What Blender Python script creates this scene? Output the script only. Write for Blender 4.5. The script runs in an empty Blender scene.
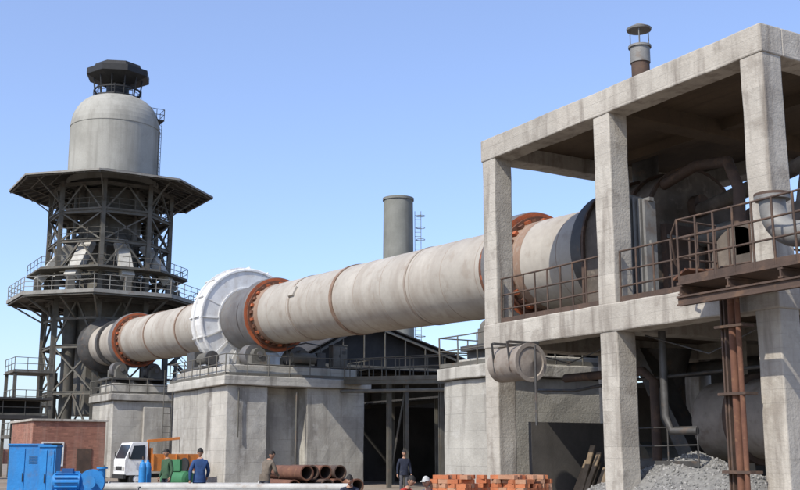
import bpy, bmesh, math, random
from mathutils import Vector, Matrix, noise
random.seed(7)
S=bpy.context.scene
R=math.radians
# ------------------------------------------------------------ materials
def _n(nt,t,**k):
    n=nt.nodes.new(t)
    for a,b in k.items(): setattr(n,a,b)
    return n
def c4(c): return (c[0],c[1],c[2],1)
def mat(name,c1,c2=None,sc=1.0,rough=.8,metal=0,bump=.2,bsc=20,streak=None,sa=.5,ssc=(1.5,1.5,.1),spots=None,spa=.5,spsc=3,board=0,brick=False,corr=None,seg=0,spec=.3,patch=None,pa=.5,psc=.5):
    m=bpy.data.materials.new(name); m.use_nodes=True; nt=m.node_tree; L=nt.links.new
    b=nt.nodes['Principled BSDF']; b.inputs['Roughness'].default_value=rough; b.inputs['Metallic'].default_value=metal
    b.inputs['Specular IOR Level'].default_value=spec
    tc=_n(nt,'ShaderNodeTexCoord'); vec=tc.outputs['Object']
    if c2 is None: c2=tuple(x*.75 for x in c1)
    def nz(scale,detail=6,v=None,rg=.6):
        n=_n(nt,'ShaderNodeTexNoise'); n.inputs['Scale'].default_value=scale; n.inputs['Detail'].default_value=detail
        n.inputs['Roughness'].default_value=rg; L(v or vec,n.inputs['Vector']); return n.outputs['Fac']
    def ramp(f,a,bb):
        r=_n(nt,'ShaderNodeMapRange'); r.inputs['From Min'].default_value=a; r.inputs['From Max'].default_value=bb; L(f,r.inputs['Value']); return r.outputs['Result']
    def mix(f,a,bb,mode='MIX',fac=None):
        x=_n(nt,'ShaderNodeMix',data_type='RGBA',blend_type=mode)
        if fac is not None: x.inputs['Factor'].default_value=fac
        else: L(f,x.inputs['Factor'])
        for s,v in ((6,a),(7,bb)):
            if isinstance(v,tuple): x.inputs[s].default_value=c4(v)
            else: L(v,x.inputs[s])
        return x.outputs[2]
    def mth(op,a,bb=None):
        x=_n(nt,'ShaderNodeMath',operation=op)
        for i,v in ((0,a),(1,bb)):
            if v is None: continue
            if isinstance(v,(int,float)): x.inputs[i].default_value=v
            else: L(v,x.inputs[i])
        return x.outputs[0]
    col=mix(ramp(nz(sc),.35,.65),c1,c2)
    hf=nz(bsc,4)
    sep=_n(nt,'ShaderNodeSeparateXYZ'); L(vec,sep.inputs[0])
    if brick:
        cb=_n(nt,'ShaderNodeCombineXYZ'); L(mth('ADD',sep.outputs[0],sep.outputs[1]),cb.inputs[0]); L(sep.outputs[2],cb.inputs[1])
        bt=_n(nt,'ShaderNodeTexBrick'); L(cb.outputs[0],bt.inputs['Vector']); bt.inputs['Scale'].default_value=1
        bt.inputs['Brick Width'].default_value=.25; bt.inputs['Row Height'].default_value=.075; bt.inputs['Mortar Size'].default_value=.01
        bt.inputs['Color1'].default_value=(1,1,1,1); bt.inputs['Color2'].default_value=(.6,.6,.6,1); bt.inputs['Mortar'].default_value=(.75,.8,.85,1)
        col=mix(None,col,bt.outputs['Color'],'MULTIPLY',1.0)
    if seg:
        fl=mth('FLOOR',mth('DIVIDE',sep.outputs[0],seg)); wn=_n(nt,'ShaderNodeTexWhiteNoise',noise_dimensions='1D'); L(fl,wn.inputs['W'])
        v=mth('ADD',mth('MULTIPLY',wn.outputs['Value'],.08),.93)
        cc=_n(nt,'ShaderNodeCombineColor'); [L(v,cc.inputs[i]) for i in range(3)]
        col=mix(None,col,cc.outputs[0],'MULTIPLY',1.0)
    if patch:
        f=mth('MULTIPLY',ramp(nz(psc,9,rg=.7),.50,.62),pa); col=mix(f,col,patch)
    if streak:
        mp=_n(nt,'ShaderNodeMapping'); mp.inputs['Scale'].default_value=ssc; L(vec,mp.inputs['Vector'])
        f=mth('MULTIPLY',ramp(nz(1.0,7,mp.outputs[0]),.5,.70),sa); col=mix(f,col,streak)
    if spots:
        f=mth('MULTIPLY',ramp(nz(spsc,8),.56,.66),spa); col=mix(f,col,spots)
    f=ramp(nz(bsc*.5,5),.3,.7)
    f2=mth('MULTIPLY',f,.22)
    col=mix(f2,col,tuple(x*.45 for x in c1))
    h=hf
    if board:
        fr=mth('FRACT',mth('DIVIDE',sep.outputs[2],board)); ln=mth('LESS_THAN',fr,.05)
        brk=ramp(nz(.9,3),.42,.55)
        col=mix(mth('MULTIPLY',mth('MULTIPLY',ln,brk),.4),col,tuple(x*.5 for x in c1)); h=mth('SUBTRACT',h,mth('MULTIPLY',ln,.6))
        wn=_n(nt,'ShaderNodeTexWhiteNoise',noise_dimensions='2D'); cb=_n(nt,'ShaderNodeCombineXYZ'); L(mth('FLOOR',mth('DIVIDE',sep.outputs[2],board*3)),cb.inputs[0]); L(mth('FLOOR',mth('DIVIDE',sep.outputs[0],2.6)),cb.inputs[1]); L(cb.outputs[0],wn.inputs['Vector'])
        v=mth('ADD',mth('MULTIPLY',wn.outputs['Value'],.16),.88); cc=_n(nt,'ShaderNodeCombineColor'); [L(v,cc.inputs[i]) for i in range(3)]
        col=mix(None,col,cc.outputs[0],'MULTIPLY',1.0)
    if corr:
        ax,per=corr; w=mth('SINE',mth('MULTIPLY',sep.outputs[ax],2*math.pi/per)); h=mth('ADD',h,mth('MULTIPLY',w,1.5))
    bp=_n(nt,'ShaderNodeBump'); bp.inputs['Strength'].default_value=bump; bp.inputs['Distance'].default_value=.03; L(h,bp.inputs['Height']); L(bp.outputs[0],b.inputs['Normal'])
    L(col,b.inputs['Base Color']); return m
CONC=mat('concrete',(.49,.455,.395),(.39,.355,.305),.7,.9,bump=.5,bsc=14,streak=(.13,.105,.085),sa=.75,ssc=(2.6,2.6,.28),spots=(.20,.17,.14),spa=.5,spsc=1.5,board=.3,patch=(.28,.25,.21),pa=.45,psc=.55)
CONC_D=mat('concrete_stained',(.49,.465,.41),(.35,.33,.29),.35,.9,bump=.5,bsc=14,streak=(.11,.095,.08),sa=.8,ssc=(1.3,1.3,.14),spots=(.52,.50,.46),spa=.5,spsc=1.2,board=.6,patch=(.24,.22,.195),pa=.45,psc=.4)
CEIL=mat('concrete_soffit_shaded',(.13,.095,.062),(.08,.06,.042),.6,.9,board=0,streak=(.06,.045,.035),ssc=(.2,4,1))  # brown formwork concrete, darkened so the ceiling shade sits in the colour
KILN=mat('kiln_steel',(.43,.395,.34),(.365,.33,.28),.4,.65,bump=.15,bsc=9,streak=(.20,.15,.11),sa=.4,ssc=(1.0,.25,.25),spots=(.22,.165,.12),spa=.3,spsc=1.6,seg=2.4,patch=(.29,.255,.215),pa=.45,psc=.35)
KSEAM=mat('kiln_seam',(.33,.285,.235),(.26,.205,.165),2,.8)
KBAND=mat('kiln_band',(.19,.12,.08),(.28,.2,.15),2,.8)
KRUST=mat('kiln_rusty_end',(.29,.20,.145),(.22,.14,.095),1.5,.8,spots=(.36,.32,.27),spa=.5,spsc=1.5)
ORANGE=mat('orange_primer',(.46,.125,.045),(.30,.085,.04),1.8,.75,spots=(.17,.12,.09),spa=.6,spsc=3)
DSTEEL=mat('dark_steel',(.085,.082,.078),(.05,.047,.044),2,.55,metal=.1,spots=(.14,.095,.065),spa=.5)
GSTEEL=mat('grey_green_steel',(.14,.132,.112),(.09,.083,.068),1.2,.7,spots=(.18,.12,.085),spa=.5)
TSTEEL=mat('tyre_steel',(.17,.165,.16),(.11,.10,.095),1,.55,metal=.15,spots=(.16,.11,.08))
WHITEP=mat('white_paint',(.74,.74,.72),(.62,.61,.59),1.2,.6,streak=(.38,.33,.27),sa=.5,ssc=(2,2,.3),spots=(.42,.37,.31),spa=.35)
TANK=mat('tank_cement_grey',(.375,.365,.325),(.30,.29,.255),.3,.85,streak=(.18,.17,.145),sa=.65,ssc=(.9,.9,.06),patch=(.24,.235,.205),pa=.45,psc=.3)
STACKM=mat('stack_grey',(.22,.22,.195),(.16,.16,.14),.6,.8,streak=(.10,.095,.085),sa=.6,ssc=(1.5,1.5,.08))
RUST=mat('rusty_steel',(.17,.08,.048),(.11,.05,.033),3,.85,spots=(.23,.12,.065),spa=.6,spsc=6)
RUSTD=mat('brown_steel',(.10,.065,.048),(.06,.042,.033),2,.8,spots=(.17,.10,.06),spa=.5)
HOODM=mat('hood_sheet',(.14,.115,.095),(.07,.058,.047),1.2,.75,streak=(.22,.18,.14),sa=.5,ssc=(1.5,1.5,.3),spots=(.24,.2,.16),spa=.5)
GALV=mat('galvanised',(.24,.235,.22),(.16,.152,.142),1.5,.55,metal=.1,spots=(.16,.115,.085),spa=.5)
LPIPE=mat('grey_pipe',(.48,.47,.44),(.34,.32,.29),1.5,.6,spots=(.25,.17,.11),spa=.4)
DRUMM=mat('drum_steel',(.30,.26,.22),(.21,.18,.15),1.5,.7,spots=(.16,.11,.08),spa=.5,streak=(.15,.12,.1),ssc=(2,2,.4))
BRICK=mat('red_brick',(.36,.17,.115),(.28,.125,.09),1.2,.9,bump=.3,brick=True,streak=(.36,.28,.22),sa=.5)
BRICKO=mat('orange_brick',(.48,.17,.075),(.36,.12,.055),3,.9,bsc=30)
BRICKO2=mat('pale_brick',(.42,.24,.15),(.34,.17,.10),3,.9,bsc=30)
WOOD=mat('pallet_wood',(.20,.15,.10),(.14,.105,.07),3,.85)
BLUE=mat('blue_paint',(.03,.23,.55),(.025,.18,.44),2,.5,spots=(.12,.14,.18),spa=.4,streak=(.08,.12,.17),sa=.35,ssc=(3,3,.5))
BLUED=mat('dark_blue_paint',(.02,.09,.26),None,2,.5)
ORP=mat('orange_paint',(.58,.21,.05),(.45,.15,.035),2,.5,spots=(.2,.12,.08),spa=.5)
GREENP=mat('green_paint',(.05,.18,.08),None,2,.6)
RUB=mat('rubber',(.025,.025,.025),(.04,.038,.035),4,.9)
BLACK=mat('black_metal',(.02,.02,.02),(.03,.03,.03),2,.6)
GRAVEL=mat('gravel',(.24,.235,.22),(.16,.155,.15),9,.95,bump=.6,bsc=30)
DARKW=mat('dark_sheeting',(.055,.052,.05),(.035,.033,.032),1,.85,corr=(0,.25),bump=.3)
GROUND=mat('earth',(.27,.22,.17),(.19,.155,.12),.25,.95,bump=.5,bsc=6,spots=(.34,.30,.25),spa=.6,spsc=.9)
ASH=mat('shed_wall',(.11,.10,.09),(.07,.065,.06),.6,.9,streak=(.05,.045,.04))
GLASS=mat('dark_glass',(.03,.04,.05),None,2,.15,spec=.6,bump=0)
# ------------------------------------------------------------ mesh builder
class MB:
    def __init__(s): s.v=[];s.f=[];s.m=[];s.s=[]
    def add(s,vs,fs,m=0,sm=False):
        o=len(s.v); s.v+=[tuple(v) for v in vs]
        for f in fs: s.f.append([o+i for i in f]); s.m.append(m); s.s.append(sm)
    def box(s,lo,hi,m=0):
        x,y,z=lo;X,Y,Z=hi
        s.add([(x,y,z),(X,y,z),(X,Y,z),(x,Y,z),(x,y,Z),(X,y,Z),(X,Y,Z),(x,Y,Z)],[(0,3,2,1),(4,5,6,7),(0,1,5,4),(1,2,6,5),(2,3,7,6),(3,0,4,7)],m)
    def obox(s,c,sz,rot=None,m=0):
        rot=rot or Matrix.Identity(3); c=Vector(c); a=[]
        for k in (-.5,.5):
            for (i,j) in ((-.5,-.5),(.5,-.5),(.5,.5),(-.5,.5)): a.append(c+rot@Vector((i*sz[0],j*sz[1],k*sz[2])))
        s.add(a,[(0,3,2,1),(4,5,6,7),(0,1,5,4),(1,2,6,5),(2,3,7,6),(3,0,4,7)],m)
    def frame(s,d):
        d=d.normalized(); u=Vector((0,0,1))
        if abs(d.z)>.97: u=Vector((1,0,0))
        a=d.cross(u).normalized(); return a,a.cross(d).normalized()
    def beam(s,p0,p1,w,h,m=0):
        p0=Vector(p0);p1=Vector(p1);a,b=s.frame(p1-p0); vs=[]
        for p in (p0,p1):
            for i,j in ((-.5,-.5),(.5,-.5),(.5,.5),(-.5,.5)): vs.append(p+a*w*i+b*h*j)
        s.add(vs,[(0,3,2,1),(4,5,6,7),(0,1,5,4),(1,2,6,5),(2,3,7,6),(3,0,4,7)],m)
    def ib(s,p0,p1,w,h,m=0,t=.04):
        p0=Vector(p0);p1=Vector(p1);a,b=s.frame(p1-p0)
        s.beam(p0,p1,t,h-2*t-.004,m); s.beam(p0+b*(h-t)/2,p1+b*(h-t)/2,w,t,m); s.beam(p0-b*(h-t)/2,p1-b*(h-t)/2,w,t,m)
    def cyl(s,p0,p1,r0,r1=None,n=14,m=0,caps=True,cm=None):
        p0=Vector(p0);p1=Vector(p1); r1=r0 if r1 is None else r1; a,b=s.frame(p1-p0); A=[];B=[]
        for i in range(n):
            t=2*math.pi*i/n; e=a*math.cos(t)+b*math.sin(t); A.append(p0+e*r0);B.append(p1+e*r1)
        s.add(A+B,[(i,(i+1)%n,n+(i+1)%n,n+i) for i in range(n)],m,True)
        if caps:
            cm=m if cm is None else cm
            if r0>1e-4: s.add(A,[list(range(n))[::-1]],cm)
            if r1>1e-4: s.add(B,[list(range(n))],cm)
    def lathe(s,o,ax,prof,n=48,m=0,ph=0,sm=True):
        o=Vector(o);ax=Vector(ax).normalized();a,b=s.frame(ax)
        for k in range(len(prof)-1):
            P=prof[k];Q=prof[k+1]; mm=P[2] if len(P)>2 else m; vs=[]
            for (t,r) in (P[:2],Q[:2]):
                for i in range(n):
                    th=ph+2*math.pi*i/n; vs.append(o+ax*t+(a*math.cos(th)+b*math.sin(th))*r)
            s.add(vs,[(i,(i+1)%n,n+(i+1)%n,n+i) for i in range(n)],mm,sm)
    def tube(s,pts,r,n=8,m=0,caps=True):
        pts=[Vector(p) for p in pts]; rings=[]; prev=None
        for i,p in enumerate(pts):
            d=(pts[min(i+1,len(pts)-1)]-pts[max(i-1,0)]).normalized()
            if prev is None: a,b=s.frame(d)
            else:
                a=(prev-d*prev.dot(d)).normalized(); b=a.cross(d)
            prev=a; rings.append([p+(a*math.cos(2*math.pi*k/n)+b*math.sin(2*math.pi*k/n))*r for k in range(n)])
        vs=[v for r_ in rings for v in r_]; fs=[]
        for i in range(len(pts)-1):
            for k in range(n): fs.append((i*n+k,i*n+(k+1)%n,(i+1)*n+(k+1)%n,(i+1)*n+k))
        s.add(vs,fs,m,True)
        if caps: s.add(rings[0],[list(range(n))[::-1]],m); s.add(rings[-1],[list(range(n))],m)
    def ball(s,c,r,m=0,seg=12,rg=8,M=None):
        c=Vector(c); r=(r,r,r) if isinstance(r,(int,float)) else r; M=M or Matrix.Identity(3); vs=[];fs=[]
        for i in range(rg+1):
            ph=math.pi*i/rg
            for k in range(seg):
                t=2*math.pi*k/seg; vs.append(c+M@Vector((r[0]*math.sin(ph)*math.cos(t),r[1]*math.sin(ph)*math.sin(t),r[2]*math.cos(ph))))
        for i in range(rg):
            for k in range(seg): fs.append((i*seg+k,(i+1)*seg+k,(i+1)*seg+(k+1)%seg,i*seg+(k+1)%seg))
        s.add(vs,fs,m,True)
    def rail(s,pts,h=1.1,sp=1.5,r=.025,m=0,rows=(1,.55),closed=False,kick=True):
        pts=[Vector(p) for p in pts]
        if closed: pts.append(pts[0])
        for p,q in zip(pts,pts[1:]):
            L=(q-p).length; n=max(1,round(L/sp))
            for i in range(n+1):
                a=p.lerp(q,i/n); j=Vector((random.uniform(-.02,.02),random.uniform(-.02,.02),0)); s.cyl(a,a+j+Vector((0,0,h)),r,n=6,m=m)
            for k in rows:
                a=p+Vector((0,0,h*k)); b=q+Vector((0,0,h*k)); mid=(a+b)/2+Vector((0,0,random.uniform(-.025,.01))); s.tube([a,mid,b],r*.9,6,m)
            if kick: s.beam(p+Vector((0,0,.08)),q+Vector((0,0,.08)),.015,.14,m)
    def ladder(s,p0,p1,w,side,m=0,sp=.35,r=.025):
        p0=Vector(p0);p1=Vector(p1);sd=Vector(side).normalized()*w/2
        s.cyl(p0+sd,p1+sd,r,n=6,m=m); s.cyl(p0-sd,p1-sd,r,n=6,m=m); n=int((p1-p0).length/sp)
        for i in range(1,n):
            a=p0.lerp(p1,i/n); s.cyl(a+sd,a-sd,r*.7,n=5,m=m)
    def obj(s,name,mats,parent=None,bevel=0,loc=None,rz=0,sc=1,rough=0):
        me=bpy.data.meshes.new(name); me.from_pydata(s.v,[],s.f)
        for mm in mats: me.materials.append(mm)
        me.polygons.foreach_set('material_index',s.m); me.polygons.foreach_set('use_smooth',s.s)
        bm=bmesh.new(); bm.from_mesh(me)
        bmesh.ops.recalc_face_normals(bm,faces=bm.faces)
        if rough:
            for it in range(5):
                ed=[e for e in bm.edges if e.calc_length()>.75]
                if not ed: break
                bmesh.ops.subdivide_edges(bm,edges=ed,cuts=1,use_grid_fill=True)
            for v in bm.verts:
                c=v.co; v.co=c+Vector((noise.noise(c*.9),noise.noise(c*.9+Vector((31,7,3))),noise.noise(c*.9+Vector((5,61,9)))))*rough+Vector((noise.noise(c*3.1),noise.noise(c*3.1+Vector((13,7,3))),noise.noise(c*3.1+Vector((5,17,9)))))*rough*.5
        bm.to_mesh(me); bm.free()
        ob=bpy.data.objects.new(name,me); S.collection.objects.link(ob)
        if parent:
            ob.parent=parent; ob.matrix_parent_inverse=Matrix.Translation(-Vector(parent.location))
        if loc is not None: ob.location=loc; ob.rotation_euler[2]=rz
        ob.scale=(sc,sc,sc)
        if bevel:
            b=ob.modifiers.new('bevel','BEVEL'); b.width=bevel; b.segments=2; b.limit_method='ANGLE'; b.angle_limit=R(50)
        return ob
def empty(name,loc):
    e=bpy.data.objects.new(name,None); S.collection.objects.link(e); e.location=loc; e.empty_display_size=.5; return e
# ------------------------------------------------------------ ground
m=MB(); N=60; ext=2500
vs=[];fs=[]
def cc(i):
    t=(i/N)*2-1; return math.copysign(abs(t)**3,t)*ext
for j in range(N+1):
    for i in range(N+1): vs.append((cc(i)-40,cc(j)+15,0))
for j in range(N):
    for i in range(N): a=j*(N+1)+i; fs.append((a,a+1,a+N+2,a+N+1))
m.add(vs,fs,0); m.obj('ground',[GROUND])
# ------------------------------------------------------------ rotary kiln
KY=24.3
def KZ(x): return 8.48-.035*(x+34.4)
AX=Vector((1,0,-.035)).normalized()
def kp(x,dy=0,dz=0): return Vector((x,KY+dy,KZ(x)+dz))
kil=empty('rotary_kiln',kp(-58))
KR=1.64
m=MB(); m.cyl(kp(-90.5),kp(-25.8),KR,n=72,m=0)
x=-88
while x<-27:
    m.lathe(kp(x),AX,[(-.016,KR),(-.01,KR+.008),(.01,KR+.008),(.016,KR)],72,1); x+=2.4
for x,w in ((-44.6,.13),(-66.5,.08),(-73,.08)):
    m.lathe(kp(x),AX,[(-w,KR),(-w,KR+.05),(w,KR+.05),(w,KR)],72,2)
for x in (-49.3,-37.9): m.lathe(kp(x),AX,[(-.07,KR),(-.07,KR+.03),(.07,KR+.03),(.07,KR)],72,1)
m.obox(kp(-49,-1.53,.67),(.6,.14,.5),Matrix.Rotation(R(-25),3,'X'),0)
m.obj('shell',[KILN,KSEAM,KBAND],kil)
def tyre(x,nm):
    m=MB()
    m.lathe(kp(x),AX,[(-.45,1.74,0),(-.45,2.0,2),(-.38,2.06,2),(.38,2.06,2),(.45,2.02,0),(.452,1.93,0),(.452,1.74,0),(-.45,1.74,0)],72,0)
    m.lathe(kp(x),AX,[(.45,KR+.006,3),(1.4,KR+.006,3)],72,1)
    m.lathe(kp(x),AX,[(-1.1,KR+.02,1),(-.46,KR+.02,1)],72,1)
    for s in (-1,1):
        m.lathe(kp(x),AX,[(s*.5,KR,1),(s*.5,1.85,1),(s*.6,1.85,1),(s*.6,KR,1)],72,1)
        for i in range(28):
            t=2*math.pi*i/28; r=Matrix.Rotation(t,3,'X')
            m.obox(kp(x)+AX*s*.74+r@Vector((0,KR+.07,0)),(.26,.11,.16),r,0 if i%2 else 1)
    m.obj(nm,[ORANGE,RUST,TSTEEL,KRUST],kil)
    for sy in (-1,1):
        m=MB(); c=kp(x,sy*1.30,-2.27)
        m.cyl(c-AX*.42,c+AX*.42,.57,n=32,m=0,cm=0); m.cyl(c-AX*1.15,c+AX*1.15,.16,n=16,m=0)
        for k in (-1,1):
            p=c+AX*k*.85; m.box((p.x-.22,p.y-.45,p.z-.62),(p.x+.22,p.y+.45,p.z+.0),1); m.cyl(p-AX*.24,p+AX*.24,.36,n=18,m=1)
        m.obj('support_roller',[TSTEEL,GSTEEL],kil)
    m=MB(); c=kp(x,0,-2.95); m.box((x-1.4,KY-2.3,c.z-.12),(x+1.4,KY+2.3,c.z+.06),0)
    for yy in (-1.9,-.6,.6,1.9): m.box((x-1.35,KY+yy-.12,c.z-.42),(x+1.35,KY+yy+.12,c.z-.122),0)
    m.obj('roller_base_frame',[DSTEEL],kil); return c.z-.42
zb1=tyre(-79.9,'riding_ring'); zb2=tyre(-54.6,'riding_ring'); zb3=tyre(-31.4,'riding_ring')
m=MB(); m.lathe(kp(-56.7),AX,[(-1.4,KR),(-1.4,1.82),(1.0,1.82),(1.0,KR)],72,0); m.obj('wrapper_plate',[TSTEEL],kil)
m=MB(); GX=-59.0; GR=3.02
pr=[(-.75,1.78),(-.75,GR-.05),(-.7,GR),(.7,GR),(.75,GR-.05),(.75,1.78),(-.75,1.78)]
m.lathe(kp(GX),AX,pr,40,0,sm=False)
m.lathe(kp(GX),AX,[(-.05,GR),(-.05,GR+.12),(.05,GR+.12),(.05,GR)],40,0)
for i in range(16):
    t=2*math.pi*i/16; r=Matrix.Rotation(t,3,'X')
    m.obox(kp(GX)+AX*.78+r@Vector((0,(GR+1.75)/2,0)),(.07,GR-1.85,.06),r,0)
    m.obox(kp(GX)-AX*.78+r@Vector((0,(GR+1.75)/2,0)),(.07,GR-1.85,.06),r,0)
    m.obox(kp(GX)+r@Vector((0,GR+.04,0)),(1.4,.1,.06),r,0)
for rr in (1.85,GR-.12): m.lathe(kp(GX),AX,[(.75,rr-.05,0),(.81,rr-.05,0),(.81,rr+.05,0),(.75,rr+.05,0)],40,0)
m.box((GX-.9,KY-2.6,KZ(GX)-3.25),(GX+.9,KY-1.2,KZ(GX)-2.1),0); m.box((GX-.9,KY+1.2,KZ(GX)-3.25),(GX+.9,KY+2.6,KZ(GX)-2.1),0)
m.obj('girth_gear_housing',[WHITEP],kil)
m=MB(); m.lathe(kp(-60.7),AX,[(-.3,1.66),(-.3,2.4),(.3,2.4),(.3,1.66)],40,0,sm=False); m.obj('gear_seal_guard',[WHITEP],kil)
m=MB()
m.box((-61,21.3,6.1),(-57.6,22.4,6.5),0); m.box((-60.4,21.4,6.5),(-59.2,22.3,7.4),0); m.cyl((-59.1,21.85,6.95),(-57.7,21.85,6.95),.36,n=20,m=1); m.cyl((-57.7,21.85,6.95),(-57.5,21.85,6.95),.4,n=20,m=0)
m.cyl((-60.2,21.9,6.95),(-60.2,23.2,7.1),.1,n=10,m=0)
m.obj('drive_unit',[DSTEEL,GSTEEL],kil,bevel=.02)
m=MB(); m.lathe(kp(-84.4),AX,[(-.25,KR),(-.25,1.85),(.25,1.85),(.25,KR)],60,0); m.lathe(kp(-88.2),AX,[(-.6,KR),(-.6,2.2),(.5,2.2),(.9,1.66)],60,0)
m.lathe(kp(-26.7),AX,[(-.1,KR),(-.1,2.0),(.4,2.0),(.4,KR)],72,0)
m.obj('end_seals',[DSTEEL],kil)
m=MB(); hz=KZ(-25.5)
n=18
prof=[(-1.95,hz-2.7)]+[(-1.95*math.cos(math.pi*i/n),hz+.1+1.95*math.sin(math.pi*i/n)) for i in range(n+1)]+[(1.95,hz-2.7)]
k=len(prof)
A=[(-26.2,KY+p[0],p[1]) for p in prof];B=[(-23.2,KY+p[0],p[1]) for p in prof]
m.add(A+B,[(i,i+1,k+i+1,k+i) for i in range(k-1)],0,True); m.add(A,[list(range(k))[::-1]],0); m.add(B,[list(range(k))],0)
for xx in (-26.15,-25.2,-24.2,-23.25):
    for i in range(k-1):
        a=Vector((xx,KY+prof[i][0]*1.03,hz+.1+(prof[i][1]-hz-.1)*1.03));b=Vector((xx,KY+prof[i+1][0]*1.03,hz+.1+(prof[i+1][1]-hz-.1)*1.03)); m.beam(a,b,.1,.1,1)
for yy,zz in ((-.9,-.8),(.9,-.8)):
    m.box((-23.2,KY+yy-.6,hz+zz-1),(-23.0,KY+yy+.6,hz+zz+1),1)
    for z2 in (-.6,.6): m.box((-23.0,KY+yy-.55,hz+zz+z2-.05),(-22.94,KY+yy+.55,hz+zz+z2+.05),2)
m.cyl((-23.2,KY,hz+.9),(-22.9,KY,hz+.9),.35,n=20,m=1)
m.cyl((-23,KY,hz-.1),(-18.2,KY,hz+.1),.28,n=16,m=2); m.cyl((-21,KY,hz),(-20.8,KY,hz),.45,n=16,m=1)
for xx in (-21.5,-19): m.beam((xx,KY-.4,5.5),(xx,KY,hz-.25),.12,.12,1); m.beam((xx,KY+.4,5.5),(xx,KY,hz-.25),.12,.12,1)
m.tube([(-23.2,23.0,9.6),(-21.8,23.0,9.9),(-20.3,22.6,9.6),(-19.6,22.2,8.6),(-19.6,22.0,5.5)],.16,10,1)
m.obj('kiln_hood',[HOODM,RUSTD,GALV],kil)
# ------------------------------------------------------------ piers
def pier_rail(p,x0,x1,y0,y1,z):
    m=MB(); m.rail([(x0,y0,z),(x1,y0,z),(x1,y1,z),(x0,y1,z)],1.1,1.3,.028,0,closed=True); m.obj('railing',[GSTEEL],p)
e=empty('kiln_pier',(-80,24.3,0)); m=MB()
m.box((-82.6,22.0,0),(-77.2,28.0,5.4),0); m.box((-82.85,21.75,5.42),(-76.95,28.25,5.9),0)
m.box((-81.6,22.2,5.88),(-78.2,26.8,zb1),0); m.box((-77.2,24.2,0),(-76.95,26.2,5.0),0)
m.obj('block',[CONC_D],e,bevel=.04,rough=.03); pier_rail(e,-82.8,-77,21.8,28.2,5.92)
e=empty('kiln_pier',(-57,24.3,0)); m=MB()
m.box((-61.3,21.0,0),(-53.0,23.3,5.15),0); m.box((-61.0,23.3,0),(-54.1,25.6,5.15),0); m.box((-61.3,25.6,0),(-53.0,29.1,5.15),0)
m.box((-61.6,20.7,5.17),(-52.7,29.4,5.65),0); m.box((-61.2,21.1,5.63),(-53.1,28.7,6.25),0)
m.box((-56.4,21.8,6.23),(-53.3,26.8,zb2 if zb2>6.3 else 6.35),0)
m.obj('block',[CONC_D],e,bevel=.04,rough=.03); pier_rail(e,-61.5,-52.8,20.8,29.3,5.67)
m=MB(); m.ladder((-62,20.9,0),(-62,20.9,6.5),.5,(0,1,0),0); m.tube([(-52.85,24.9,0),(-52.85,24.9,4.9)],.05,8,0); m.tube([(-52.85,21.6,2.5),(-52.85,21.6,5.0)],.04,8,0); m.obj('ladder',[GSTEEL],e)
e=empty('kiln_pier',(-31.3,24.3,0)); m=MB()
m.box((-33,21.4,0),(-29.6,27.3,4.2),0); m.box((-33.15,21.2,4.22),(-29.4,27.5,4.65),0); m.box((-32.9,22,4.63),(-29.8,26.7,zb3),0)
m.obj('block',[CONC_D],e,bevel=.04,rough=.03); pier_rail(e,-33.1,-29.5,21.3,27.4,4.67)
def cabinet(loc,s,mt,rz=0,nm='control_cabinet'):
    m=MB(); a,b,c=s; m.box((-a/2,-b/2,.08),(a/2,b/2,c),0); m.box((-a/2-.03,-b/2-.03,c),(a/2+.03,b/2+.03,c+.05),0); m.box((-a/2+.04,-b/2-.02,.16),(-.01,-b/2-.002,c-.08),0); m.box((.01,-b/2-.02,.16),(a/2-.04,-b/2-.002,c-.08),0)
    m.box((-a/2,-b/2+.05,0),(a/2,b/2-.05,.078),1); m.box((-.05,-b/2-.04,c*.5),(-.03,-b/2-.02,c*.62),1)
    for i in range(5): m.box((.1,-b/2-.028,c-.3-.04*i),(a/2-.1,-b/2-.021,c-.285-.04*i),1)
    return m.obj(nm,[mt,BLACK],loc=loc,rz=rz,bevel=.008)
cabinet((-53.7,27.8,6.27),(.9,.5,1.3),GSTEEL,R(90)); cabinet((-77.6,26.9,5.93),(.8,.5,1.2),WHITEP,R(90))
m=MB(); m.box((-53.6,24.6,6.27),(-53.2,26.9,6.35),0); m.cyl((-53.4,24.8,6.75),(-53.4,26.2,6.75),.3,n=18,m=1); m.box((-53.6,26.3,6.35),(-53.25,26.8,7.1),0); m.tube([(-53.3,26.5,7.1),(-53.3,26.5,7.5),(-53.3,25.6,7.6),(-53.3,24.5,7.3),(-53.3,24.5,6.4)],.04,6,0)
m.obj('lubrication_unit',[DSTEEL,GSTEEL])
m=MB()
for xa,xb,za,zc in ((-52.7,-33.2,5.65,4.65),(-76.9,-61.6,5.9,5.65)):
    for yy in (27.7,28.7): m.ib((xa,yy,za-.13),(xb,yy,zc-.13),.14,.24,0)
    m.beam((xa,28.2,za),(xb,28.2,zc),1.05,.03,0); m.rail([(xa,27.68,za),(xb,27.68,zc)],1.1,1.4,.03,0); m.rail([(xa,28.72,za),(xb,28.72,zc)],1.1,1.4,.03,0)
    for i in range(1,4):
        t=i/4; X=xa+(xb-xa)*t; Z=za+(zc-za)*t-.26
        for yy in (27.7,28.7): m.ib((X,yy,0),(X,yy,Z),.2,.2,0)
        m.beam((X,27.7,.3),(X,28.7,Z),.07,.07,0)
m.tube([(-52.7,27.5,5.0),(-33.2,27.5,4.2)],.09,8,0)
m.obj('elevated_walkway',[GSTEEL])
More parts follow.
